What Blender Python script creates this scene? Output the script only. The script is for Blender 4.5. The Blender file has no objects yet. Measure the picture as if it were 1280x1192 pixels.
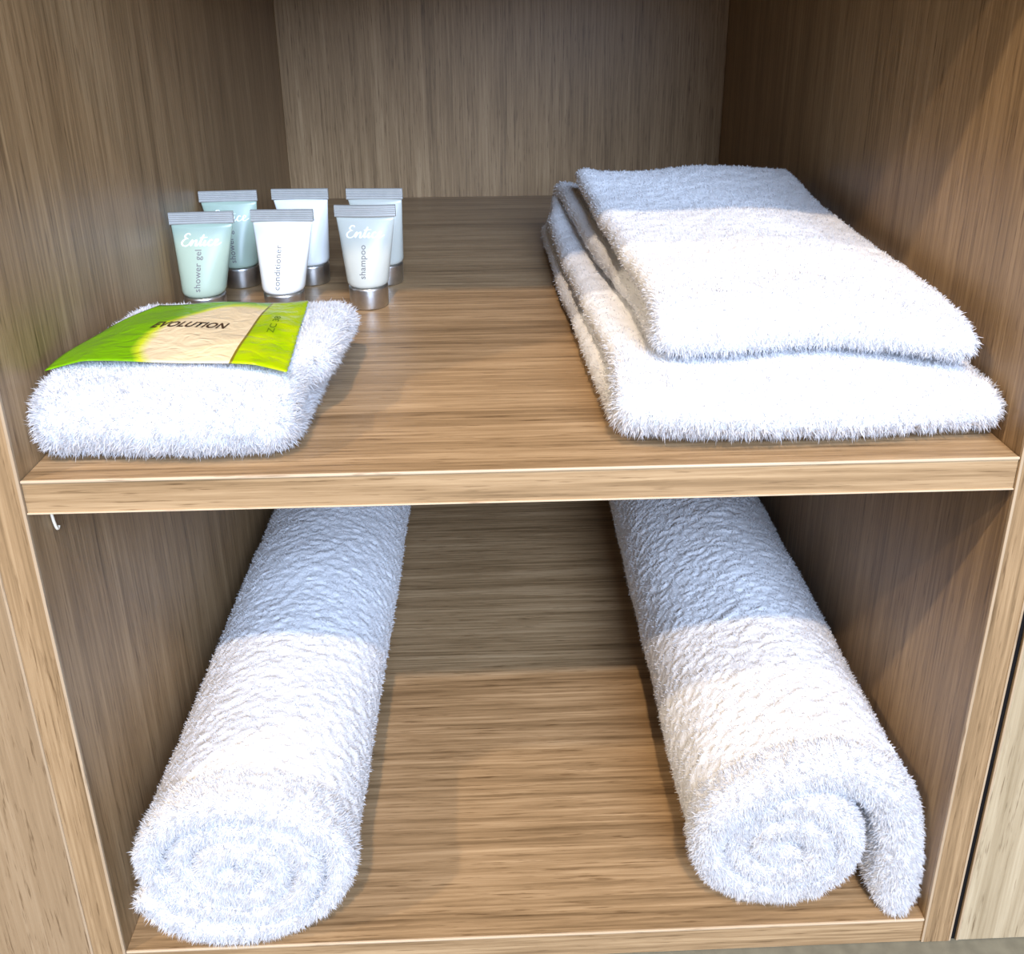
import bpy, bmesh, math, random
import numpy as np
from mathutils import Vector, Matrix, Euler

rng = np.random.default_rng(7)
random.seed(7)
scene = bpy.context.scene
C = scene.collection

# ------------------------------------------------------------------ camera
F_PX = 1090.4
cam_data = bpy.data.cameras.new('camera')
cam = bpy.data.objects.new('camera', cam_data)
C.objects.link(cam)
scene.camera = cam
pit, yaw, rol = 0.3387, 0.0329, -0.0074
fw = Vector((math.sin(yaw) * math.cos(pit), math.cos(yaw) * math.cos(pit), -math.sin(pit)))
rt = Vector((math.cos(yaw), -math.sin(yaw), 0))
up = rt.cross(fw)
r2 = rt * math.cos(rol) + up * math.sin(rol)
u2 = -rt * math.sin(rol) + up * math.cos(rol)
m = Matrix((r2, u2, -fw)).transposed().to_4x4()
m.translation = Vector((0.2110, -0.3438, 0.2008))
cam.matrix_world = m
cam_data.sensor_fit = 'HORIZONTAL'
cam_data.sensor_width = 36.0
cam_data.lens = F_PX / 1280 * 36.0
cam_data.shift_x = (640 - 652.05) / 1280
cam_data.shift_y = (377.5 - 596) / 1280
cam_data.clip_start = 0.01

# ------------------------------------------------------------------ light
world = bpy.data.worlds.new('world')
scene.world = world
world.use_nodes = True
bgn = world.node_tree.nodes['Background']
bgn.inputs['Color'].default_value = (1.0, 0.84, 0.62, 1)
bgn.inputs['Strength'].default_value = 0.34

def downlight(name, loc, power, col, radius):
    d = bpy.data.lights.new(name, 'POINT')
    d.energy = power
    d.color = col
    d.shadow_soft_size = radius
    o = bpy.data.objects.new(name, d)
    o.location = loc
    C.objects.link(o)
    return o

downlight('ceiling_downlight', (0.16, -1.53, 2.10), 188, (1.0, 0.78, 0.56), 0.035)
downlight('ceiling_downlight', (-1.55, -0.98, 2.10), 132, (1.0, 0.84, 0.64), 0.035)

wl = bpy.data.lights.new('window_daylight', 'AREA')
wl.shape = 'RECTANGLE'
wl.size, wl.size_y = 1.3, 1.5
wl.energy = 178
wl.color = (0.55, 0.71, 1.0)
wlo = bpy.data.objects.new('window_daylight', wl)
wlo.location = (0.85, -2.4, 1.35)
wlo.rotation_euler = (Vector((0.2, 0.2, 0.0)) - Vector(wlo.location)).to_track_quat('-Z', 'Y').to_euler()
C.objects.link(wlo)

scene.view_settings.view_transform = 'Standard'
scene.view_settings.look = 'None'
scene.view_settings.gamma = 1
scene.view_settings.exposure = 0.35
scene.view_settings.use_curve_mapping = False

# ------------------------------------------------------------------ helpers
def tag(o, label=None, cat=None, group=None, kind=None):
    if label: o['label'] = label
    if cat: o['category'] = cat
    if group: o['group'] = group
    if kind: o['kind'] = kind
    return o

def empty(name, loc=(0, 0, 0)):
    o = bpy.data.objects.new(name, None)
    o.empty_display_size = 0.02
    o.location = loc
    C.objects.link(o)
    return o

def link(name, me, mat=None, parent=None, smooth=False, loc=None):
    o = bpy.data.objects.new(name, me)
    C.objects.link(o)
    if mat is not None and not me.materials:
        me.materials.append(mat)
    if smooth:
        me.shade_smooth()
    if loc is not None:
        o.location = loc
    if parent is not None:
        o.parent = parent
    return o

def from_bm(name, bm, mat=None, parent=None, smooth=False, loc=None):
    me = bpy.data.meshes.new(name)
    bm.to_mesh(me)
    bm.free()
    return link(name, me, mat, parent, smooth, loc)

def box_bm(x0, x1, y0, y1, z0, z1, bev=0.0, seg=2):
    bm = bmesh.new()
    bmesh.ops.create_cube(bm, size=1)
    for v in bm.verts:
        v.co = Vector(((x0 + x1) / 2 + v.co.x * (x1 - x0), (y0 + y1) / 2 + v.co.y * (y1 - y0), (z0 + z1) / 2 + v.co.z * (z1 - z0)))
    if bev:
        bmesh.ops.bevel(bm, geom=list(bm.edges), offset=bev, segments=seg, profile=0.5, affect='EDGES')
    return bm

def box(name, b, mat, parent=None, bev=0.0006):
    return from_bm(name, box_bm(*b, bev=bev), mat, parent)

# numpy value noise, smooth, range about -1..1
def vnoise(p, seed=0):
    p = np.asarray(p, float)
    i = np.floor(p).astype(np.int64)
    f = p - i
    f = f * f * (3 - 2 * f)
    def h(ix, iy, iz):
        n = (ix * 374761393 + iy * 668265263 + iz * 2147483647 + seed * 1274126177) & 0xFFFFFFFF
        n = ((n ^ (n >> 13)) * 1274126177) & 0xFFFFFFFF
        n = n ^ (n >> 16)
        return (n & 0xFFFF) / 32767.5 - 1.0
    r = 0
    for dx in (0, 1):
        for dy in (0, 1):
            for dz in (0, 1):
                w = (f[:, 0] if dx else 1 - f[:, 0]) * (f[:, 1] if dy else 1 - f[:, 1]) * (f[:, 2] if dz else 1 - f[:, 2])
                r = r + w * h(i[:, 0] + dx, i[:, 1] + dy, i[:, 2] + dz)
    return r

# ------------------------------------------------------------------ materials
def new_mat(name):
    mt = bpy.data.materials.new(name)
    mt.use_nodes = True
    nt = mt.node_tree
    return mt, nt, nt.nodes['Principled BSDF']

def wood(name, axis, dark, mid, light, seed=0.0, rough=0.38, contrast=1.0):
    """laminate with straight grain along the given axis"""
    mt, nt, bs = new_mat(name)
    N, L = nt.nodes, nt.links
    tc = N.new('ShaderNodeTexCoord')
    def stretched(across, along, detail, dist, off):
        mp = N.new('ShaderNodeMapping')
        s = [across] * 3
        s['xyz'.index(axis)] = along
        mp.inputs['Scale'].default_value = s
        mp.inputs['Location'].default_value = (off + seed, off * 1.7 + seed * 2.1, off * 0.6 + seed * 1.3)
        L.new(tc.outputs['Object'], mp.inputs['Vector'])
        nz = N.new('ShaderNodeTexNoise')
        nz.inputs['Scale'].default_value = 1.0
        nz.inputs['Detail'].default_value = detail
        nz.inputs['Roughness'].default_value = 0.62
        nz.inputs['Distortion'].default_value = dist
        L.new(mp.outputs['Vector'], nz.inputs['Vector'])
        return nz.outputs['Fac']
    fine = stretched(520, 13, 6, 0.2, 1.3)
    broad = stretched(75, 1.8, 4, 0.4, 5.1)
    pore = stretched(820, 38, 3, 0.1, 9.7)
    def math_node(op, a, b, clamp=False):
        n = N.new('ShaderNodeMath')
        n.operation = op
        n.use_clamp = clamp
        for i, v in enumerate((a, b)):
            if isinstance(v, (int, float)): n.inputs[i].default_value = v
            else: L.new(v, n.inputs[i])
        return n.outputs[0]
    mix = math_node('ADD', math_node('MULTIPLY', fine, 0.55), math_node('MULTIPLY', broad, 0.45))
    mix = math_node('ADD', math_node('MULTIPLY', math_node('SUBTRACT', mix, 0.5), 1.25 * contrast), 0.5)
    rp = N.new('ShaderNodeValToRGB')
    rp.color_ramp.elements[0].position = 0.28
    rp.color_ramp.elements[0].color = (*dark, 1)
    rp.color_ramp.elements[1].position = 0.74
    rp.color_ramp.elements[1].color = (*light, 1)
    e = rp.color_ramp.elements.new(0.5)
    e.color = (*mid, 1)
    L.new(mix, rp.inputs['Fac'])
    pr = N.new('ShaderNodeValToRGB')
    pr.color_ramp.elements[0].position = 0.30
    pr.color_ramp.elements[0].color = (0.42, 0.36, 0.30, 1)
    pr.color_ramp.elements[1].position = 0.42
    pr.color_ramp.elements[1].color = (1, 1, 1, 1)
    L.new(pore, pr.inputs['Fac'])
    mx = N.new('ShaderNodeMix')
    mx.data_type = 'RGBA'
    mx.blend_type = 'MULTIPLY'
    mx.inputs['Factor'].default_value = 0.8
    L.new(rp.outputs['Color'], mx.inputs[6])
    L.new(pr.outputs['Color'], mx.inputs[7])
    L.new(mx.outputs[2], bs.inputs['Base Color'])
    bs.inputs['Roughness'].default_value = rough
    bs.inputs['Specular IOR Level'].default_value = 0.4
    bp = N.new('ShaderNodeBump')
    bp.inputs['Strength'].default_value = 0.25
    bp.inputs['Distance'].default_value = 0.0004
    L.new(mix, bp.inputs['Height'])
    L.new(bp.outputs['Normal'], bs.inputs['Normal'])
    return mt

D_, M_, L_ = (0.135, 0.080, 0.036), (0.266, 0.167, 0.082), (0.405, 0.272, 0.146)
wood_v = wood('oak_laminate_upright', 'z', D_, M_, L_, 0.0)
wood_v2 = wood('oak_laminate_upright_b', 'z', D_, M_, L_, 3.7)
wood_back = wood('oak_laminate_back', 'z', D_, M_, L_, 8.1)
wood_h = wood('oak_laminate_shelf', 'x', D_, M_, L_, 1.9, contrast=1.15)
wood_h2 = wood('oak_laminate_bottom', 'x', D_, M_, L_, 5.2, contrast=1.35)
wood_door = wood('pale_oak_door', 'z', (0.23, 0.17, 0.095), (0.33, 0.255, 0.155), (0.44, 0.355, 0.23), 2.4)
wood_door2 = wood('tan_oak_door', 'z', (0.19, 0.123, 0.066), (0.255, 0.168, 0.090), (0.34, 0.238, 0.138), 6.6, contrast=0.8)
wood_edge = wood('edge_band_pale', 'x', (0.40, 0.29, 0.18), (0.47, 0.35, 0.23), (0.54, 0.42, 0.29), 1.1)
wood_edge_v = wood('edge_band_pale_upright', 'z', (0.29, 0.205, 0.122), (0.35, 0.25, 0.155), (0.42, 0.31, 0.20), 4.1)

def plain(name, col, rough=0.5, metallic=0.0, transmission=0.0, bump=None, spec=0.5, vary=0.0, vscale=40):
    mt, nt, bs = new_mat(name)
    N, L = nt.nodes, nt.links
    bs.inputs['Base Color'].default_value = (*col, 1)
    bs.inputs['Roughness'].default_value = rough
    bs.inputs['Metallic'].default_value = metallic
    bs.inputs['Transmission Weight'].default_value = transmission
    bs.inputs['Specular IOR Level'].default_value = spec
    tc = N.new('ShaderNodeTexCoord')
    nz = N.new('ShaderNodeTexNoise')
    nz.inputs['Scale'].default_value = vscale
    nz.inputs['Detail'].default_value = 3
    L.new(tc.outputs['Object'], nz.inputs['Vector'])
    if vary:
        rp = N.new('ShaderNodeValToRGB')
        rp.color_ramp.elements[0].color = (*[c * (1 - vary) for c in col], 1)
        rp.color_ramp.elements[1].color = (*[min(1, c * (1 + vary)) for c in col], 1)
        rp.color_ramp.elements[0].position = 0.3
        rp.color_ramp.elements[1].position = 0.7
        L.new(nz.outputs['Fac'], rp.inputs['Fac'])
        L.new(rp.outputs['Color'], bs.inputs['Base Color'])
    if bump:
        bp = N.new('ShaderNodeBump')
        bp.inputs['Strength'].default_value = bump
        bp.inputs['Distance'].default_value = 0.0004
        L.new(nz.outputs['Fac'], bp.inputs['Height'])
        L.new(bp.outputs['Normal'], bs.inputs['Normal'])
    return mt

floor_mat = plain('grey_floor', (0.125, 0.115, 0.08), 0.7, vary=0.15, vscale=120, bump=0.3)
pin_mat = plain('cream_plastic', (0.75, 0.66, 0.52), 0.4, vary=0.05)

def terry(name, col):
    mt, nt, bs = new_mat(name)
    N, L = nt.nodes, nt.links
    bs.inputs['Roughness'].default_value = 0.95
    bs.inputs['Specular IOR Level'].default_value = 0.1
    tc = N.new('ShaderNodeTexCoord')
    nz = N.new('ShaderNodeTexNoise')
    nz.inputs['Scale'].default_value = 620
    nz.inputs['Detail'].default_value = 3
    nz.inputs['Distortion'].default_value = 0.8
    L.new(tc.outputs['Object'], nz.inputs['Vector'])
    rp = N.new('ShaderNodeValToRGB')
    rp.color_ramp.elements[0].color = (*[c * 0.93 for c in col], 1)
    rp.color_ramp.elements[1].color = (*col, 1)
    L.new(nz.outputs['Fac'], rp.inputs['Fac'])
    L.new(rp.outputs['Color'], bs.inputs['Base Color'])
    bp = N.new('ShaderNodeBump')
    bp.inputs['Strength'].default_value = 0.4
    bp.inputs['Distance'].default_value = 0.0015
    L.new(nz.outputs['Fac'], bp.inputs['Height'])
    L.new(bp.outputs['Normal'], bs.inputs['Normal'])
    return mt

def fibre(name, col):
    mt = bpy.data.materials.new(name)
    mt.use_nodes = True
    nt = mt.node_tree
    N, L = nt.nodes, nt.links
    N.remove(N['Principled BSDF'])
    out = N['Material Output']
    a = N.new('ShaderNodeBsdfDiffuse')
    b = N.new('ShaderNodeBsdfTranslucent')
    geo = N.new('ShaderNodeNewGeometry')
    rp = N.new('ShaderNodeValToRGB')
    rp.color_ramp.elements[0].color = (*[c * 0.94 for c in col], 1)
    rp.color_ramp.elements[1].color = (*col, 1)
    L.new(geo.outputs['Random Per Island'], rp.inputs['Fac'])
    for s in (a, b):
        L.new(rp.outputs['Color'], s.inputs['Color'])
    mx = N.new('ShaderNodeMixShader')
    mx.inputs['Fac'].default_value = 0.5
    L.new(a.outputs[0], mx.inputs[1])
    L.new(b.outputs[0], mx.inputs[2])
    L.new(mx.outputs[0], out.inputs['Surface'])
    return mt

terry_mat = terry('white_terry', (0.72, 0.72, 0.735))
fibre_mat = fibre('white_terry_fibre', (0.76, 0.76, 0.775))

# ------------------------------------------------------------------ setting
W, DEP = 0.45, 0.565
Z_BOT, Z_FLOOR, Z_TOP = -0.2978, -0.3165, 1.75
T_SH = 0.0168

fl = box('floor', (-3, 3.5, -4, 0.62, Z_FLOOR - 0.05, Z_FLOOR), floor_mat)
fl['kind'] = 'structure'

rw = box('wall_back', (-3, 3.5, 0.60, 0.70, Z_FLOOR, 2.12), plain('painted_wall', (0.75, 0.74, 0.71), 0.8, vary=0.02))
rw['kind'] = 'structure'

cab = empty('open_cabinet', (W / 2, DEP / 2, Z_FLOOR))
tag(cab, 'open wood-grain wardrobe cabinet with a fixed shelf holding towels', 'cabinet')
cab_inv = Matrix.Translation(cab.location).inverted()
def cpart(name, b, mat, bev=0.0006, parent=None):
    o = box(name, b, mat, None, bev)
    o.parent = parent or cab
    if parent is None:
        o.matrix_parent_inverse = cab_inv
    return o
E_ = 0.0013   # width of the pale line where the edge band meets the face
pl = cpart('side_panel', (-0.0184, 0, 0, DEP + 0.012, Z_FLOOR, Z_TOP), wood_v)
cpart('edge_band', (-E_, 0.0002, -0.0005, E_, Z_FLOOR + 0.001, Z_TOP), wood_edge_v, 0.0003, pl)
cpart('edge_band', (-0.0186, -0.0186 + E_, -0.0005, E_, Z_FLOOR + 0.001, Z_TOP), wood_edge_v, 0.0003, pl)
pr_ = cpart('side_panel', (W, W + 0.0168, 0, DEP + 0.012, Z_FLOOR, Z_TOP), wood_v2)
cpart('edge_band', (W - 0.0002, W + E_, -0.0005, E_, Z_FLOOR + 0.001, Z_TOP), wood_edge_v, 0.0003, pr_)
cpart('edge_band', (W + 0.0170 - E_, W + 0.0170, -0.0005, E_, Z_FLOOR + 0.001, Z_TOP), wood_edge_v, 0.0003, pr_)
cpart('back_panel', (0, W, DEP, DEP + 0.012, Z_FLOOR, Z_TOP), wood_back)
sh = cpart('shelf', (0.0003, W - 0.0003, 0.0006, DEP, -T_SH, 0), wood_h)
cpart('edge_band', (0.0005, W - 0.0005, -0.0001, 0.0011, -0.0011, 0.0002), wood_edge, 0.0003, sh)
cpart('edge_band', (0.0005, W - 0.0005, -0.0001, 0.0011, -T_SH - 0.0001, -T_SH + 0.0006), wood_edge, 0.0002, sh)
bt = cpart('bottom_board', (0, W, 0.0006, DEP, Z_FLOOR + 0.0002, Z_BOT), wood_h2)
cpart('edge_band', (0.0005, W - 0.0005, -0.0001, 0.0011, Z_BOT - 0.0011, Z_BOT + 0.0002), wood_edge, 0.0003, bt)
sh2 = cpart('shelf', (0.0003, W - 0.0003, 0.0006, DEP, 0.300, 0.300 + T_SH), wood_h)
cpart('top_board', (0, W, 0, DEP, Z_TOP - 0.018, Z_TOP), wood_h)

# little cream shelf support hook under the left end of the shelf
def tube_mesh(pts, r, seg=8):
    bm = bmesh.new()
    rings = []
    n = len(pts)
    for i, p in enumerate(pts):
        t = (pts[min(i + 1, n - 1)] - pts[max(i - 1, 0)]).normalized()
        a = t.orthogonal().normalized() if i == 0 else (a - t * a.dot(t)).normalized()
        b = t.cross(a)
        rr = r[i] if hasattr(r, '__len__') else r
        rings.append([bm.verts.new(p + (a * math.cos(k * 2 * math.pi / seg) + b * math.sin(k * 2 * math.pi / seg)) * rr) for k in range(seg)])
    for i in range(n - 1):
        for k in range(seg):
            bm.faces.new((rings[i][k], rings[i][(k + 1) % seg], rings[i + 1][(k + 1) % seg], rings[i + 1][k]))
    bm.faces.new(rings[0][::-1])
    bm.faces.new(rings[-1])
    bmesh.ops.recalc_face_normals(bm, faces=list(bm.faces))
    return bm
hook = [Vector((0.0014, 0.0165 + 0.0055 * (1 - math.cos(t)) * 0.6, -T_SH - 0.0205 * math.sin(t))) for t in np.linspace(0, 1.9, 12)]
pin = from_bm('shelf_pin', tube_mesh(hook, 0.0007), pin_mat, None, True)
pin.parent = sh
pin['label'] = 'small cream plastic hook under the shelf'

# neighbouring doors, flush with the cabinet front
d1 = box('wardrobe_door', (W + 0.0203, W + 0.62, 0.0, 0.018, Z_FLOOR + 0.0004, Z_TOP), wood_door, None, 0.0009)
tag(d1, 'pale oak laminate door beyond the narrow black gap beside the cabinet', 'door')
cpart('edge_band', (W + 0.0202, W + 0.0215, -0.0004, 0.0013, Z_FLOOR + 0.001, Z_TOP), wood_edge_v, 0.0003, d1)
d2 = box('wardrobe_door', (-0.62, -0.0188, 0.0004, 0.018, Z_FLOOR + 0.0004, Z_TOP), wood_door2, None, 0.0009)
tag(d2, 'tan wood-grain panel door butted tight against the cabinet with no gap', 'door')
# black strip added as painted shade in the gap beside the pale door
gap_strip = cpart('gap_shade', (W + 0.0172, W + 0.0201, 0.0012, 0.018, Z_FLOOR + 0.0006, Z_TOP - 0.001), plain('gap_shade_black', (0.006, 0.005, 0.005), 0.9, vary=0.1, spec=0.1), 0.0, d1)
gap_strip['label'] = 'black strip added as the shade of the narrow gap'

# ------------------------------------------------------------------ towels
def resample(pts, step):
    """smooth a polyline (Catmull-Rom) and resample; step(s_frac) -> spacing"""
    P = [np.array(p, float) for p in pts]
    P = [2 * P[0] - P[1]] + P + [2 * P[-1] - P[-2]]
    out = []
    for i in range(1, len(P) - 2):
        for t in np.linspace(0, 1, 24, endpoint=False):
            a, b, c, d = P[i - 1], P[i], P[i + 1], P[i + 2]
            out.append(0.5 * ((2 * b) + (-a + c) * t + (2 * a - 5 * b + 4 * c - d) * t * t + (-a + 3 * b - 3 * c + d) * t ** 3))
    out.append(P[-2])
    out = np.array(out)
    seg = np.r_[0, np.cumsum(np.linalg.norm(np.diff(out, axis=0), axis=1))]
    S = [0.0]
    while S[-1] < seg[-1]:
        S.append(S[-1] + step(S[-1] / seg[-1]))
    S = np.array(S[:-1] + [seg[-1]])
    return np.stack([np.interp(S, seg, out[:, k]) for k in (0, 1)], 1), S / seg[-1]

def sheet(prof, frac, th, ext, place, n_out, n_in, flip=1):
    """thick cloth swept along a 2-D profile. ext(frac)->(a0,a1) extents on the third axis;
    th(frac) half thickness; place(u,v,a)->xyz. Returns verts, faces."""
    P = prof
    n = len(P)
    T = np.gradient(P, axis=0)
    T /= np.linalg.norm(T, axis=1)[:, None]
    Nn = np.stack([-T[:, 1], T[:, 0]], 1) * flip
    rows = []
    H = np.array([th(f) for f in frac])
    ks = np.linspace(0, math.pi / 2, 5)
    for k in ks[:0:-1]:
        rows.append((P[0] - T[0] * H[0] * math.sin(k), Nn[0], H[0] * max(math.cos(k), 0.06), frac[0]))
    for i in range(n):
        rows.append((P[i], Nn[i], H[i], frac[i]))
    for k in ks[1:]:
        rows.append((P[-1] + T[-1] * H[-1] * math.sin(k), Nn[-1], H[-1] * max(math.cos(k), 0.06), frac[-1]))
    V = []
    arc = np.linspace(0, math.pi, 8)[1:-1]
    for (p, nn, h, f) in rows:
        a0, a1 = ext(f)
        r = h
        ao = np.linspace(a0 + r, a1 - r, n_out)
        ai = np.linspace(a1 - r, a0 + r, n_in)
        A = np.r_[ao, a1 - r + r * np.sin(arc), ai, a0 + r - r * np.sin(arc)]
        O = np.r_[np.full(n_out, h), h * np.cos(arc), np.full(n_in, -h), -h * np.cos(arc)]
        uv = p[None, :] + nn[None, :] * O[:, None]
        V.append(place(uv[:, 0], uv[:, 1], A))
    mm = len(V[0])
    V = np.concatenate(V)
    nr = len(rows)
    i, k = np.meshgrid(np.arange(nr - 1), np.arange(mm), indexing='ij')
    k2 = (k + 1) % mm
    Fq = np.stack([i * mm + k, i * mm + k2, (i + 1) * mm + k2, (i + 1) * mm + k], -1).reshape(-1, 4)
    return V, Fq, mm, nr

def mesh_from(name, V, Fq, mm=None, nr=None):
    me = bpy.data.meshes.new(name)
    faces = Fq.tolist()
    if mm:
        faces.append(list(range(mm))[::-1])
        faces.append(list(range((nr - 1) * mm, nr * mm)))
    me.from_pydata(V.tolist(), [], faces)
    me.update()
    bm = bmesh.new()
    bm.from_mesh(me)
    bmesh.ops.recalc_face_normals(bm, faces=list(bm.faces))
    bm.to_mesh(me)
    bm.free()
    return me

def keep_inside(co):
    """cloth rests on the boards and against the side panels instead of sinking into them"""
    x, y, z = co[..., 0], co[..., 1], co[..., 2]
    on = y > -0.001
    zmin = np.where(z > -0.05, 0.0006, Z_BOT + 0.0006)
    co[..., 2] = np.maximum(z, zmin)
    co[..., 0] = np.where(on, np.clip(x, 0.0008, W - 0.0012), x)
    return co

def displace(me, fn):
    n = len(me.vertices)
    co = np.empty(n * 3); me.vertices.foreach_get('co', co); co = co.reshape(-1, 3)
    no = np.empty(n * 3); me.vertices.foreach_get('normal', no); no = no.reshape(-1, 3)
    co = keep_inside(co + no * fn(co)[:, None])
    me.vertices.foreach_set('co', co.ravel())
    me.update()

def pile(name, me, count, weight, length, mat, parent, width=0.00048, spread=0.8, droop=0.25, seed=1):
    """short terry fibres rooted on a mesh: each one a bent tapered blade"""
    r = np.random.default_rng(seed)
    me.calc_loop_triangles()
    nt_ = len(me.loop_triangles)
    tri = np.empty(nt_ * 3, np.int32); me.loop_triangles.foreach_get('vertices', tri); tri = tri.reshape(-1, 3)
    n = len(me.vertices)
    co = np.empty(n * 3); me.vertices.foreach_get('co', co); co = co.reshape(-1, 3)
    no = np.empty(n * 3); me.vertices.foreach_get('normal', no); no = no.reshape(-1, 3)
    A, B, Cc = co[tri[:, 0]], co[tri[:, 1]], co[tri[:, 2]]
    cr = np.cross(B - A, Cc - A)
    area = np.linalg.norm(cr, axis=1) / 2
    cen = (A + B + Cc) / 3
    fn_ = cr / (np.linalg.norm(cr, axis=1)[:, None] + 1e-12)
    w = area * weight(cen, fn_)
    cdf = np.cumsum(w); cdf /= cdf[-1]
    t = np.searchsorted(cdf, r.random(count)).clip(0, nt_ - 1)
    a, b = r.random(count), r.random(count)
    fl_ = a + b > 1
    a[fl_], b[fl_] = 1 - a[fl_], 1 - b[fl_]
    P = A[t] + (B - A)[t] * a[:, None] + (Cc - A)[t] * b[:, None]
    N_ = no[tri[t, 0]] * (1 - a - b)[:, None] + no[tri[t, 1]] * a[:, None] + no[tri[t, 2]] * b[:, None]
    N_ /= np.linalg.norm(N_, axis=1)[:, None] + 1e-9
    clump = np.stack([vnoise(P * 260, s) for s in (11, 12, 13)], 1)
    d = N_ + clump * spread * 0.8 + r.normal(0, spread * 0.4, (count, 3))
    d /= np.linalg.norm(d, axis=1)[:, None]
    ln = length(P, N_) * r.uniform(0.55, 1.25, count)
    side = np.cross(d, r.normal(0, 1, (count, 3)))
    side /= np.linalg.norm(side, axis=1)[:, None] + 1e-9
    bend = r.normal(0, 0.35, (count, 3)); bend[:, 2] -= droop
    p1 = P + d * (ln * 0.55)[:, None]
    p2 = p1 + (d + bend) * (ln * 0.45)[:, None]
    P = P - N_ * 0.0006
    hw = width / 2
    V = np.empty((count, 5, 3))
    V[:, 0] = P - side * hw; V[:, 1] = P + side * hw
    V[:, 2] = p1 + side * hw * 0.8; V[:, 3] = p1 - side * hw * 0.8
    V[:, 4] = p2
    V = keep_inside(V)
    pm = bpy.data.meshes.new(name)
    pm.vertices.add(count * 5)
    pm.vertices.foreach_set('co', V.ravel())
    base = (np.arange(count) * 5)[:, None]
    loops = np.concatenate([base + np.array([[0, 1, 2, 3]]), base + np.array([[3, 2, 4]])], 1).ravel()
    pm.loops.add(count * 7)
    pm.loops.foreach_set('vertex_index', loops.astype(np.int32))
    pm.polygons.add(count * 2)
    st = np.stack([np.arange(count) * 7, np.arange(count) * 7 + 4], 1).ravel()
    pm.polygons.foreach_set('loop_start', st.astype(np.int32))
    pm.update(calc_edges=True)
    pm.validate()
    o = link(name, pm, mat, parent)
    o['kind'] = 'stuff'
    return o

def curls(amp, size, big, seed):
    def fn(co):
        q = co / size
        n1 = vnoise(q + 0.6 * np.stack([vnoise(q * 0.9, seed + 5), vnoise(q * 0.9, seed + 6), vnoise(q * 0.9, seed + 7)], 1), seed)
        n2 = vnoise(q * 2.1, seed + 1)
        n3 = vnoise(co / 0.035, seed + 2)
        return amp * (0.9 * n1 + 0.6 * n2) + big * n3
    return fn

# ---- rolled towels on the bottom board -------------------------------
def roll_towel(name, label, prof_pts, hth, y0, y1, seed, fine_from):
    st = lambda f: 0.0016 if f > fine_from else 0.005
    prof, fr = resample(prof_pts, st)
    V, Fq, mm, nr = sheet(prof, fr, hth, lambda f: (y0 + 0.002 * math.sin(f * 21 + seed), y1),
                          lambda u, v, a: np.stack([u, a, v], 1), 420, 24, flip=OUT)
    me = mesh_from(name, V, Fq, mm, nr)
    displace(me, curls(0.0009, 0.0026, 0.0010, seed))
    o = link(name, me, terry_mat, None, True)
    tag(o, label, 'towel', 'rolled bath towels on the bottom board')
    return o, me

OUT = 1
def spiral(cx, cz, r0, r1, a_end, turns, sx, sz, clockwise=True, n_per=16, tuck=0.0):
    """from the centre outwards, last point at angle a_end"""
    pts = []
    n = int(turns * n_per)
    for i in range(n + 1):
        t = i / n
        ang = a_end + (1 if clockwise else -1) * (1 - t) * turns * 2 * math.pi
        r = r0 + (r1 - r0) * t
        r -= tuck * max(0.0, 1 - (1 - t) * turns / 0.22) ** 1.3
        pts.append((cx + r * sx * math.cos(ang), cz + r * sz * math.sin(ang)))
    return pts

# roll beside the left panel
hth = 0.0072
sz = 0.88
R1 = 0.0590
cz1 = Z_BOT + 0.0560 * sz + hth + 0.0012
ptsL = spiral(0.0668, cz1, 0.006, R1, -2.70, 3.4, 1.05, sz, clockwise=True, tuck=0.0055)
rollL, meL = roll_towel('rolled_towel', 'white terry towel rolled into a tight even spiral with no loose end hanging', ptsL, lambda f: hth * float(np.interp(f, [0, .92, 1], [1, 1, .6])), 0.0, 0.525, 3, 0.52)
def roll_weight(y_front):
    def w(c, n):
        up = np.clip(n[:, 2] + 0.75, 0, 1)
        front = (c[:, 1] < y_front + 0.02)
        return np.where(front, 7.0 * np.clip(-n[:, 1] + 0.55, 0.12, 1.5), up * 0.8)
    return w
def roll_len(P, N_):
    return np.where(P[:, 1] < 0.02, 0.0032, 0.0019)
pile('terry_pile', meL, 120000, roll_weight(0.0), roll_len, fibre_mat, rollL, seed=21)

# roll beside the right panel, its loose end hanging down on the right
R2 = 0.0460
h2 = 0.0088
cz2 = Z_BOT + R2 * 0.94 + h2 + 0.0012
ptsR = spiral(0.3665, cz2, 0.008, R2, math.pi / 2 + 0.35, 2.45, 1.0, 0.94, clockwise=True)
top = cz2 + R2 * 0.94
ptsR += [(0.376, top + 0.0055), (0.396, top + 0.0030), (0.4120, top - 0.0050), (0.4250, top - 0.0190), (0.4320, top - 0.0400), (0.4340, top - 0.0600), (0.4342, Z_BOT + 0.0165)]
rollR, meR = roll_towel('rolled_towel', 'white terry towel rolled loosely, its free end hanging down beside the coil', ptsR, lambda f: float(np.interp(f, [0, .72, .86, 1], [h2, h2, 0.0132, 0.0136])), 0.004, 0.525, 9, 0.42)
pile('terry_pile', meR, 120000, roll_weight(0.004), roll_len, fibre_mat, rollR, seed=22)

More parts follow.
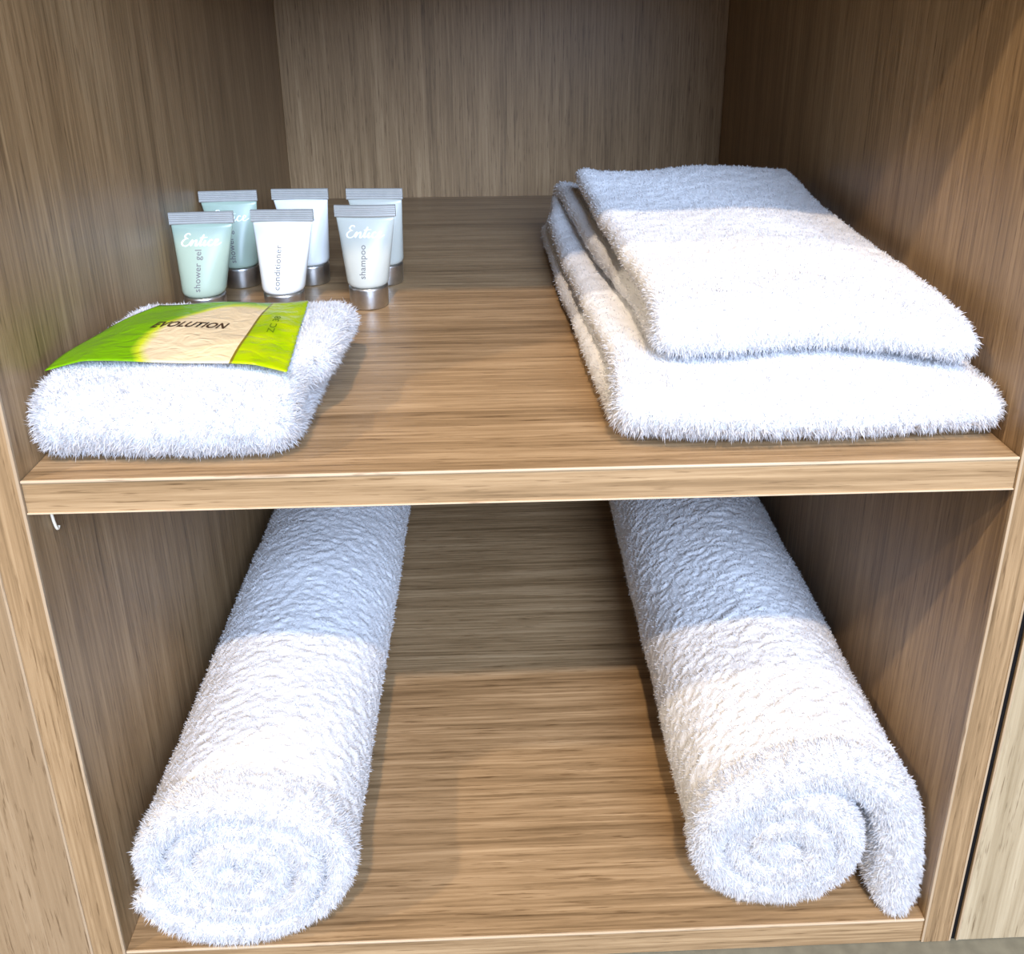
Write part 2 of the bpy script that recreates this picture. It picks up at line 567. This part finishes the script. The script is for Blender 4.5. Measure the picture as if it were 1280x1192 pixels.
# ---- big folded towel on the shelf ------------------------------------
big_prof = [(0.372, 0.0095), (0.30, 0.0095), (0.18, 0.0095), (0.075, 0.0098), (0.040, 0.0104), (0.0235, 0.0135), (0.0170, 0.0200), (0.0250, 0.0265),
            (0.050, 0.0285), (0.12, 0.0270), (0.24, 0.0275), (0.330, 0.0300), (0.3560, 0.0320), (0.3690, 0.0385), (0.3560, 0.0455),
            (0.320, 0.0460), (0.22, 0.0440), (0.12, 0.0440), (0.070, 0.0450), (0.0440, 0.0478), (0.0340, 0.0545), (0.0420, 0.0610),
            (0.075, 0.0635), (0.14, 0.0625), (0.22, 0.0640), (0.270, 0.0670), (0.300, 0.0695)]
prof, fr = resample(big_prof, lambda f: 0.0026)
def big_ext(f):
    # left and right selvage of every layer
    L_pts = [(0, 0.252), (0.12, 0.256), (0.22, 0.262), (0.255, 0.265), (0.30, 0.267), (0.42, 0.260), (0.50, 0.254), (0.56, 0.264), (0.68, 0.276), (0.745, 0.285), (0.80, 0.285), (0.90, 0.280), (1, 0.273)]
    R_pts = [(0, 0.447), (0.25, 0.4485), (0.50, 0.445), (0.72, 0.444), (0.80, 0.438), (1, 0.436)]
    return float(np.interp(f, [q[0] for q in L_pts], [q[1] for q in L_pts])), float(np.interp(f, [q[0] for q in R_pts], [q[1] for q in R_pts]))
def big_place(u, v, a):
    k = np.clip((a - 0.33) / 0.11, 0, 1)
    front = np.clip((0.30 - u) / 0.28, 0, 1)
    droop = 1 - 0.20 * k ** 1.6 * front                   # the right side sags towards the front
    wav = 0.0016 * np.sin(a * 52 + 1.0) * np.clip(v / 0.05, 0, 1)
    z = v * droop + wav
    # crumpled left ends: layers splay open a little
    e = np.clip((0.300 - a) / 0.04, 0, 1)
    z = z + e * e * 0.004 * np.sin(u * 17 + v * 40) * np.clip(v / 0.03, 0, 1)
    y = u + 0.004 * np.sin(a * 30 + v * 60) * np.clip((0.1 - u) / 0.1, 0, 1)
    return np.stack([a, y, z], 1)
V, Fq, mm, nr = sheet(prof, fr, lambda f: 0.0082, big_ext, big_place, 76, 76)
meB = mesh_from('folded_towel', V, Fq, mm, nr)
displace(meB, curls(0.0007, 0.0045, 0.0010, 4))
bigT = link('folded_towel', meB, terry_mat, None, True)
tag(bigT, 'large white terry towel folded in four layers on the shelf, nothing on it', 'towel')
def big_w(c, n):
    front = np.clip((0.07 - c[:, 1]) / 0.05, 0, 1)
    inner = (c[:, 2] < 0.004) | (c[:, 1] > 0.45)
    return np.where(inner, 0.02, 0.45 + 2.2 * front + 0.7 * np.clip(n[:, 2], 0, 1) * (c[:, 2] > 0.055))
pile('terry_pile', meB, 110000, big_w, lambda P, N_: 0.0015 + 0.0018 * np.clip((0.08 - P[:, 1]) / 0.06, 0, 1), fibre_mat, bigT, seed=23, droop=0.5)

# ---- small folded face towel ---------------------------------------------
sm_prof = [(0.100, 0.0102), (0.075, 0.0102), (0.045, 0.0102), (0.030, 0.0110), (0.0205, 0.0145), (0.0170, 0.0205), (0.0215, 0.0265), (0.033, 0.0295), (0.050, 0.0303), (0.080, 0.0303), (0.105, 0.0300), (0.117, 0.0285)]
prof, fr = resample(sm_prof, lambda f: 0.0024)
def sm_ext(f):
    return (float(np.interp(f, [0, .4, .5, .6, 1], [0.0035, 0.0025, 0.003, 0.005, 0.010])), float(np.interp(f, [0, .4, .60, .67, 1], [0.119, 0.1180, 0.1205, 0.1300, 0.1315])))
def sm_place(u, v, a):
    return np.stack([a, u + 0.002 * np.sin(a * 60), v + 0.0008 * np.sin(a * 90 + u * 40) * np.clip(v / 0.02, 0, 1)], 1)
V, Fq, mm, nr = sheet(prof, fr, lambda f: 0.0096, sm_ext, sm_place, 50, 50)
meS = mesh_from('face_towel', V, Fq, mm, nr)
displace(meS, curls(0.0007, 0.0045, 0.0006, 14))
smT = link('face_towel', meS, terry_mat, None, True)
tag(smT, 'small white fluffy face towel folded once under the green sachet', 'towel')
def under_packet(c):
    return (c[:, 2] > 0.034) & (c[:, 0] > 0.020) & (c[:, 0] < 0.112) & (c[:, 1] > 0.046) & (c[:, 1] < 0.106)
pile('terry_pile', meS, 70000, lambda c, n: np.where(under_packet(c) | (c[:, 2] < 0.003), 0.0, 1.0), lambda P, N_: np.where(P[:, 2] > 0.036, 0.0022, 0.0036), fibre_mat, smT, width=0.0005, seed=24, droop=0.1)

# ------------------------------------------------------------------ sachet
def sachet_mat():
    mt, nt, bs = new_mat('green_sachet_film')
    N, L = nt.nodes, nt.links
    uv = N.new('ShaderNodeUVMap'); uv.uv_map = 'UVMap'
    sep = N.new('ShaderNodeSeparateXYZ')
    L.new(uv.outputs['UV'], sep.inputs[0])
    def mth(op, a, b=0.0, clamp=False):
        n = N.new('ShaderNodeMath'); n.operation = op; n.use_clamp = clamp
        for i, v in enumerate((a, b)):
            if isinstance(v, (int, float)): n.inputs[i].default_value = v
            else: L.new(v, n.inputs[i])
        return n.outputs[0]
    u, v = sep.outputs['X'], sep.outputs['Y']
    nz = N.new('ShaderNodeTexNoise'); nz.inputs['Scale'].default_value = 5; nz.inputs['Detail'].default_value = 3
    L.new(uv.outputs['UV'], nz.inputs['Vector'])
    # beige oval: printed centre of the sachet
    dx = mth('DIVIDE', mth('SUBTRACT', u, 0.63), 0.37)
    dy = mth('DIVIDE', mth('SUBTRACT', v, 0.36), 0.66)
    d = mth('ADD', mth('MULTIPLY', dx, dx), mth('MULTIPLY', dy, dy))
    d = mth('ADD', d, mth('MULTIPLY', mth('SUBTRACT', nz.outputs['Fac'], 0.5), 0.35))
    rp = N.new('ShaderNodeValToRGB')
    els = rp.color_ramp.elements
    els[0].position = 0.55; els[0].color = (0.66, 0.52, 0.32, 1)
    els[1].position = 1.15 / 1.3; els[1].color = (0.14, 0.33, 0.0, 1)
    e = els.new(0.72); e.color = (0.50, 0.55, 0.02, 1)
    L.new(d, rp.inputs['Fac'])
    # green strip at the right end
    strip = mth('GREATER_THAN', u, 0.765)
    mx = N.new('ShaderNodeMix'); mx.data_type = 'RGBA'
    L.new(strip, mx.inputs['Factor'])
    L.new(rp.outputs['Color'], mx.inputs[6])
    gr = N.new('ShaderNodeValToRGB')
    gr.color_ramp.elements[0].position = 0.3; gr.color_ramp.elements[0].color = (0.22, 0.36, 0.0, 1)
    gr.color_ramp.elements[1].position = 0.7; gr.color_ramp.elements[1].color = (0.42, 0.50, 0.0, 1)
    L.new(nz.outputs['Fac'], gr.inputs['Fac'])
    L.new(gr.outputs['Color'], mx.inputs[7])
    line = mth('LESS_THAN', mth('ABSOLUTE', mth('SUBTRACT', u, 0.765)), 0.006)
    m2 = N.new('ShaderNodeMix'); m2.data_type = 'RGBA'
    L.new(line, m2.inputs['Factor'])
    L.new(mx.outputs[2], m2.inputs[6])
    m2.inputs[7].default_value = (0.17, 0.13, 0.01, 1)
    L.new(m2.outputs[2], bs.inputs['Base Color'])
    bs.inputs['Roughness'].default_value = 0.32
    n3 = N.new('ShaderNodeTexNoise'); n3.inputs['Scale'].default_value = 9; n3.inputs['Detail'].default_value = 2; n3.inputs['Distortion'].default_value = 1.2
    L.new(uv.outputs['UV'], n3.inputs['Vector'])
    bp = N.new('ShaderNodeBump'); bp.inputs['Strength'].default_value = 0.6; bp.inputs['Distance'].default_value = 0.002
    L.new(n3.outputs['Fac'], bp.inputs['Height'])
    L.new(bp.outputs['Normal'], bs.inputs['Normal'])
    return mt

PK = dict(fl=(0.0040, 0.0310), fr=(0.1165, 0.0200), br=(0.1085, 0.1120), bl=(0.0285, 0.1110))
def pk_point(u, v, top=1):
    fl_, fr_, br_, bl_ = (np.array(PK[k]) for k in ('fl', 'fr', 'br', 'bl'))
    xy = (fl_ * (1 - u) + fr_ * u) * (1 - v) + (bl_ * (1 - u) + br_ * u) * v
    # front edge curves in, left edge bows out
    xy = xy + np.array([-0.006 * (1 - u) ** 2, 0]) * 4 * v * (1 - v) + np.array([0, 0.0055]) * 4 * u * (1 - u) * (1 - v)
    z = 0.0432 + 0.0026 * math.sin(math.pi * u) * math.sin(math.pi * v)
    z += 0.0007 * math.sin(u * 9 + v * 4) * math.sin(v * 7 + 1)
    z -= 0.0020 * max(0, (u - 0.86) / 0.14) * (1 - v)
    z -= 0.0035 * max(0, (0.15 - u) / 0.15) * (1 - v)
    th = 0.0004 + 0.0022 * (math.sin(math.pi * min(1, max(0, (u - 0.05) / 0.7))) * math.sin(math.pi * v)) ** 0.6 if 0.05 < u < 0.75 and 0 < v < 1 else 0.0004
    return Vector((xy[0], xy[1], z if top else z - th))
nu, nv = 56, 36
bm = bmesh.new()
uvl = bm.loops.layers.uv.new('UVMap')
grid = {}
for s in (0, 1):
    for i in range(nu + 1):
        for j in range(nv + 1):
            p = pk_point(i / nu, j / nv, s)
            if i == nu:   # pinked seal edge
                p.x += 0.0006 if j % 2 else 0
            grid[s, i, j] = bm.verts.new(p)
def uvface(keys):
    f = bm.faces.new([grid[k] for k in keys])
    for lp, k in zip(f.loops, keys):
        lp[uvl].uv = (k[1] / nu, k[2] / nv)
for i in range(nu):
    for j in range(nv):
        uvface([(1, i, j), (1, i + 1, j), (1, i + 1, j + 1), (1, i, j + 1)])
        uvface([(0, i, j), (0, i, j + 1), (0, i + 1, j + 1), (0, i + 1, j)])
for i in range(nu):
    uvface([(0, i, 0), (0, i + 1, 0), (1, i + 1, 0), (1, i, 0)])
    uvface([(1, i, nv), (1, i + 1, nv), (0, i + 1, nv), (0, i, nv)])
for j in range(nv):
    uvface([(1, 0, j), (1, 0, j + 1), (0, 0, j + 1), (0, 0, j)])
    uvface([(0, nu, j), (0, nu, j + 1), (1, nu, j + 1), (1, nu, j)])
pk = from_bm('sachet', bm, sachet_mat(), None, True)
tag(pk, 'flat green and beige plastic sachet lettered EVOLUTION lying on the face towel', 'sachet')

# ------------------------------------------------------------------ lettering
def text_verts(body, size, italic=0.0, bold=0.0, spacing=1.0):
    cu = bpy.data.curves.new('lettering', 'FONT')
    cu.body = body
    cu.size = size
    cu.shear = italic
    cu.offset = bold
    cu.space_character = spacing
    cu.align_x = 'CENTER'
    cu.align_y = 'CENTER'
    cu.resolution_u = 3
    o = bpy.data.objects.new('lettering', cu)
    C.objects.link(o)
    dg = bpy.context.evaluated_depsgraph_get()
    me = bpy.data.meshes.new_from_object(o.evaluated_get(dg))
    bpy.data.objects.remove(o)
    bpy.data.curves.remove(cu)
    me.materials.clear()
    return me

ink = plain('brown_ink', (0.05, 0.022, 0.006), 0.6, vary=0.1)
ink_green = plain('dark_green_ink', (0.09, 0.15, 0.0), 0.6, vary=0.1)
ink_grey = plain('grey_ink', (0.16, 0.16, 0.16), 0.6, vary=0.1)
ink_white = plain('white_ink', (0.93, 0.95, 0.97), 0.5, vary=0.02)

def on_packet(me, uc, vc, su, sv, rot=0.0):
    for v in me.vertices:
        x, y = v.co.x, v.co.y
        x, y = x * math.cos(rot) - y * math.sin(rot), x * math.sin(rot) + y * math.cos(rot)
        p = pk_point(uc + x * su, vc + y * sv)
        v.co = p + Vector((0, 0, 0.00022))
    me.update()
me = text_verts('EVOLUTION', 1.0, 0.15, 0.03, 1.05)
wd = max(v.co.x for v in me.vertices) - min(v.co.x for v in me.vertices)
on_packet(me, 0.455, 0.49, 0.36 / wd, 0.13)
link('brand_lettering', me, ink, pk)
me = text_verts('ZC 38', 1.0, 0.0, 0.01, 1.0)
wd = max(v.co.x for v in me.vertices) - min(v.co.x for v in me.vertices)
on_packet(me, 0.868, 0.56, 0.05, 0.26 / wd, math.pi / 2)
link('side_lettering', me, ink_green, pk)

# ------------------------------------------------------------------ toiletry tubes
cap_mat = plain('brushed_silver_cap', (0.56, 0.55, 0.53), 0.34, metallic=1.0, vary=0.06, vscale=300)
def tube_mat(name, col, trans, rough=0.3):
    mt = plain(name, col, rough, transmission=trans, vary=0.03, vscale=60)
    return mt
gel_mat = tube_mat('aqua_gel_plastic', (0.44, 0.55, 0.44), 0.30)
white_mat = tube_mat('white_lotion_plastic', (0.70, 0.71, 0.68), 0.0)
clear_mat = tube_mat('clear_shampoo_plastic', (0.60, 0.61, 0.54), 0.30)
crimp_mat = plain('silver_grey_crimp', (0.42, 0.41, 0.38), 0.38, metallic=0.25, vary=0.05, vscale=200)

CAP_H, BODY_T, TUBE_H = 0.0158, 0.0628, 0.0702
def body_dims(t):
    """half width and half depth at height fraction t of the body"""
    wv = 0.0138 + (0.0196 - 0.0138) * t
    dv = 0.0138 * (1 - t ** 1.25) + 0.0011 * t ** 1.25
    return wv, dv
def body_front(x, z):
    t = min(1, max(0, (z - CAP_H) / (BODY_T - CAP_H)))
    wv, dv = body_dims(t)
    k = max(0, 1 - (x / wv) ** 2)
    return -dv * math.sqrt(k)
def body_mesh(dx):
    bm = bmesh.new()
    seg = 40
    rows = [(-0.0004, 0.80), (0.0000, 0.90), (0.0006, 0.955), (0.0016, 0.985), (0.0030, 1.0)]
    zs = [(CAP_H + a, b) for a, b in rows] + [(CAP_H + 0.003 + (BODY_T - CAP_H - 0.003) * k / 14, 1.0) for k in range(1, 15)]
    rings = []
    for z, sc in zs:
        t = max(0, (z - CAP_H) / (BODY_T - CAP_H))
        wv, dv = body_dims(t)
        rings.append([bm.verts.new((wv * sc * math.cos(a) + dx * t, dv * sc * math.sin(a), z)) for a in [k * 2 * math.pi / seg for k in range(seg)]])
    for i in range(len(rings) - 1):
        for k in range(seg):
            bm.faces.new((rings[i][k], rings[i][(k + 1) % seg], rings[i + 1][(k + 1) % seg], rings[i + 1][k]))
    bm.faces.new(rings[0][::-1]); bm.faces.new(rings[-1])
    bmesh.ops.recalc_face_normals(bm, faces=list(bm.faces))
    return bm
def crimp_bm(dx, bend):
    bm = bmesh.new()
    nx = 24
    prof = []
    hz = [BODY_T - 0.0004, BODY_T + 0.0002]
    d = [0.0011, 0.0014]
    for k in range(5):
        z0 = BODY_T + 0.0008 + k * 0.00128
        hz += [z0, z0 + 0.0006]; d += [0.0014, 0.0010]
    hz += [TUBE_H - 0.0004, TUBE_H]; d += [0.0013, 0.0009]
    loop = [(-a, z) for a, z in zip(d, hz)] + [(a, z) for a, z in zip(d[::-1], hz[::-1])]
    rows = []
    for i in range(nx + 1):
        x = -0.0203 + 0.0406 * i / nx
        yb = bend * (1 - (x / 0.0203) ** 2)
        rows.append([bm.verts.new((x + dx, yy - yb, z)) for yy, z in loop])
    nl = len(loop)
    for i in range(nx):
        for k in range(nl):
            bm.faces.new((rows[i][k], rows[i + 1][k], rows[i + 1][(k + 1) % nl], rows[i][(k + 1) % nl]))
    bm.faces.new(rows[0]); bm.faces.new(rows[-1][::-1])
    bmesh.ops.recalc_face_normals(bm, faces=list(bm.faces))
    return bm
def cap_bm():
    bm = bmesh.new()
    seg = 40
    prof = [(0.0118, 0.0), (0.0127, 0.0004), (0.0130, 0.0012), (0.0134, CAP_H - 0.0020), (0.0132, CAP_H - 0.0010), (0.0124, CAP_H - 0.0004)]
    rings = [[bm.verts.new((r * math.cos(k * 2 * math.pi / seg), r * math.sin(k * 2 * math.pi / seg), z)) for k in range(seg)] for r, z in prof]
    for i in range(len(rings) - 1):
        for k in range(seg):
            bm.faces.new((rings[i][k], rings[i][(k + 1) % seg], rings[i + 1][(k + 1) % seg], rings[i + 1][k]))
    bm.faces.new(rings[0][::-1]); bm.faces.new(rings[-1])
    bmesh.ops.recalc_face_normals(bm, faces=list(bm.faces))
    return bm

# handwritten brand: E n t i c e as pen strokes in units of x-height
SCRIPT = [
    [(1.05, 1.75), (0.85, 2.0), (0.5, 1.9), (0.35, 1.55), (0.6, 1.25), (0.85, 1.2), (0.45, 1.1), (0.1, 0.6), (0.3, 0.1), (0.75, 0.0), (1.15, 0.25)],
    [(1.15, 0.25), (1.45, 0.9), (1.55, 0.85), (1.45, 0.05), (1.75, 0.7), (2.05, 0.95), (2.15, 0.7), (2.1, 0.15), (2.3, 0.05), (2.55, 0.4)],
    [(2.55, 0.4), (2.95, 1.8), (2.75, 0.5), (2.8, 0.05), (3.1, 0.25)],
    [(2.5, 1.25), (3.35, 1.35)],
    [(3.1, 0.25), (3.35, 0.85), (3.3, 0.15), (3.5, 0.05), (3.75, 0.4)],
    [(3.45, 1.3), (3.5, 1.38)],
    [(4.35, 0.8), (4.1, 0.95), (3.85, 0.55), (3.95, 0.1), (4.3, 0.05), (4.6, 0.35)],
    [(4.6, 0.35), (5.0, 0.55), (5.1, 0.85), (4.85, 0.95), (4.7, 0.55), (4.8, 0.1), (5.15, 0.05), (5.6, 0.4)],
]
def script_mesh(dx):
    bm = bmesh.new()
    s = 0.00455
    for st in SCRIPT:
        pts, _ = resample(st, lambda f: 0.08)
        T = np.gradient(pts, axis=0)
        T /= np.linalg.norm(T, axis=1)[:, None] + 1e-9
        prev = None
        for p, t in zip(pts, T):
            hw = 0.058 * (1 + 0.9 * abs(t[1]) * (1 if t[1] < 0 else 0.3))
            nrm = np.array([-t[1], t[0]])
            pair = []
            for sg in (1, -1):
                q = p + nrm * hw * sg
                x = (q[0] - 2.85 + 0.18 * q[1]) * s
                z = 0.0490 + q[1] * s * 0.86
                t_ = (z - CAP_H) / (BODY_T - CAP_H)
                pair.append(bm.verts.new((x + dx * t_, body_front(x, z) - 0.00018, z)))
            if prev:
                bm.faces.new((prev[0], prev[1], pair[1], pair[0]))
            prev = pair
    bmesh.ops.recalc_face_normals(bm, faces=list(bm.faces))
    me = bpy.data.meshes.new('brand_lettering')
    bm.to_mesh(me); bm.free()
    return me
def product_mesh(word, dx):
    me = text_verts(word, 0.0058, 0, 0.00006, 1.05)
    for v in me.vertices:
        x, z = -v.co.y - 0.0012, v.co.x + 0.0335
        t_ = (z - CAP_H) / (BODY_T - CAP_H)
        v.co = Vector((x + dx * t_, body_front(x, z) - 0.00018, z))
    me.update()
    return me

cap_shared = None
def toiletry_tube(label, x, y, dx, rot, mat, word, bend=0.0):
    global cap_shared
    root = empty('toiletry_tube', (x, y, 0))
    root.rotation_euler = (0, 0, rot)
    tag(root, label, 'tube', 'hotel toiletry tubes standing on their caps')
    if cap_shared is None:
        c = from_bm('cap', cap_bm(), cap_mat, root, True)
        cap_shared = c.data
    else:
        c = link('cap', cap_shared, None, root)
    c['label'] = 'brushed silver cap'
    from_bm('body', body_mesh(dx), mat, root, True)
    cr = from_bm('crimp', crimp_bm(dx, bend), crimp_mat, root)
    cr['label'] = 'flat grey crimped end'
    link('brand_lettering', script_mesh(dx), ink_white if mat is not white_mat else plain('pale_grey_ink', (0.72, 0.76, 0.78), 0.5, vary=0.02), root)
    link('product_lettering', product_mesh(word, dx), ink_grey, root)
    return root

toiletry_tube('pale aqua shower gel tube next to the face towel, whole lettering in view', 0.0185, 0.2130, 0.0040, 0.05, gel_mat, 'shower gel')
toiletry_tube('opaque white conditioner tube next to the face towel, between gel and shampoo tubes', 0.0700, 0.2165, 0.0036, -0.03, white_mat, 'conditioner')
toiletry_tube('milky clear shampoo tube with lettering and whole silver cap in view', 0.1250, 0.2266, 0.0010, -0.04, clear_mat, 'shampoo', 0.0015)
toiletry_tube('shaded aqua green shower gel tube half hidden behind the front gel tube', 0.0248, 0.2780, -0.0032, 0.06, gel_mat, 'shower gel')
toiletry_tube('opaque white tube half hidden behind the front conditioner tube', 0.0755, 0.2810, -0.0034, -0.02, white_mat, 'conditioner')
toiletry_tube('milky clear tube half hidden behind the front shampoo tube', 0.1305, 0.2780, -0.0046, -0.05, clear_mat, 'shampoo')
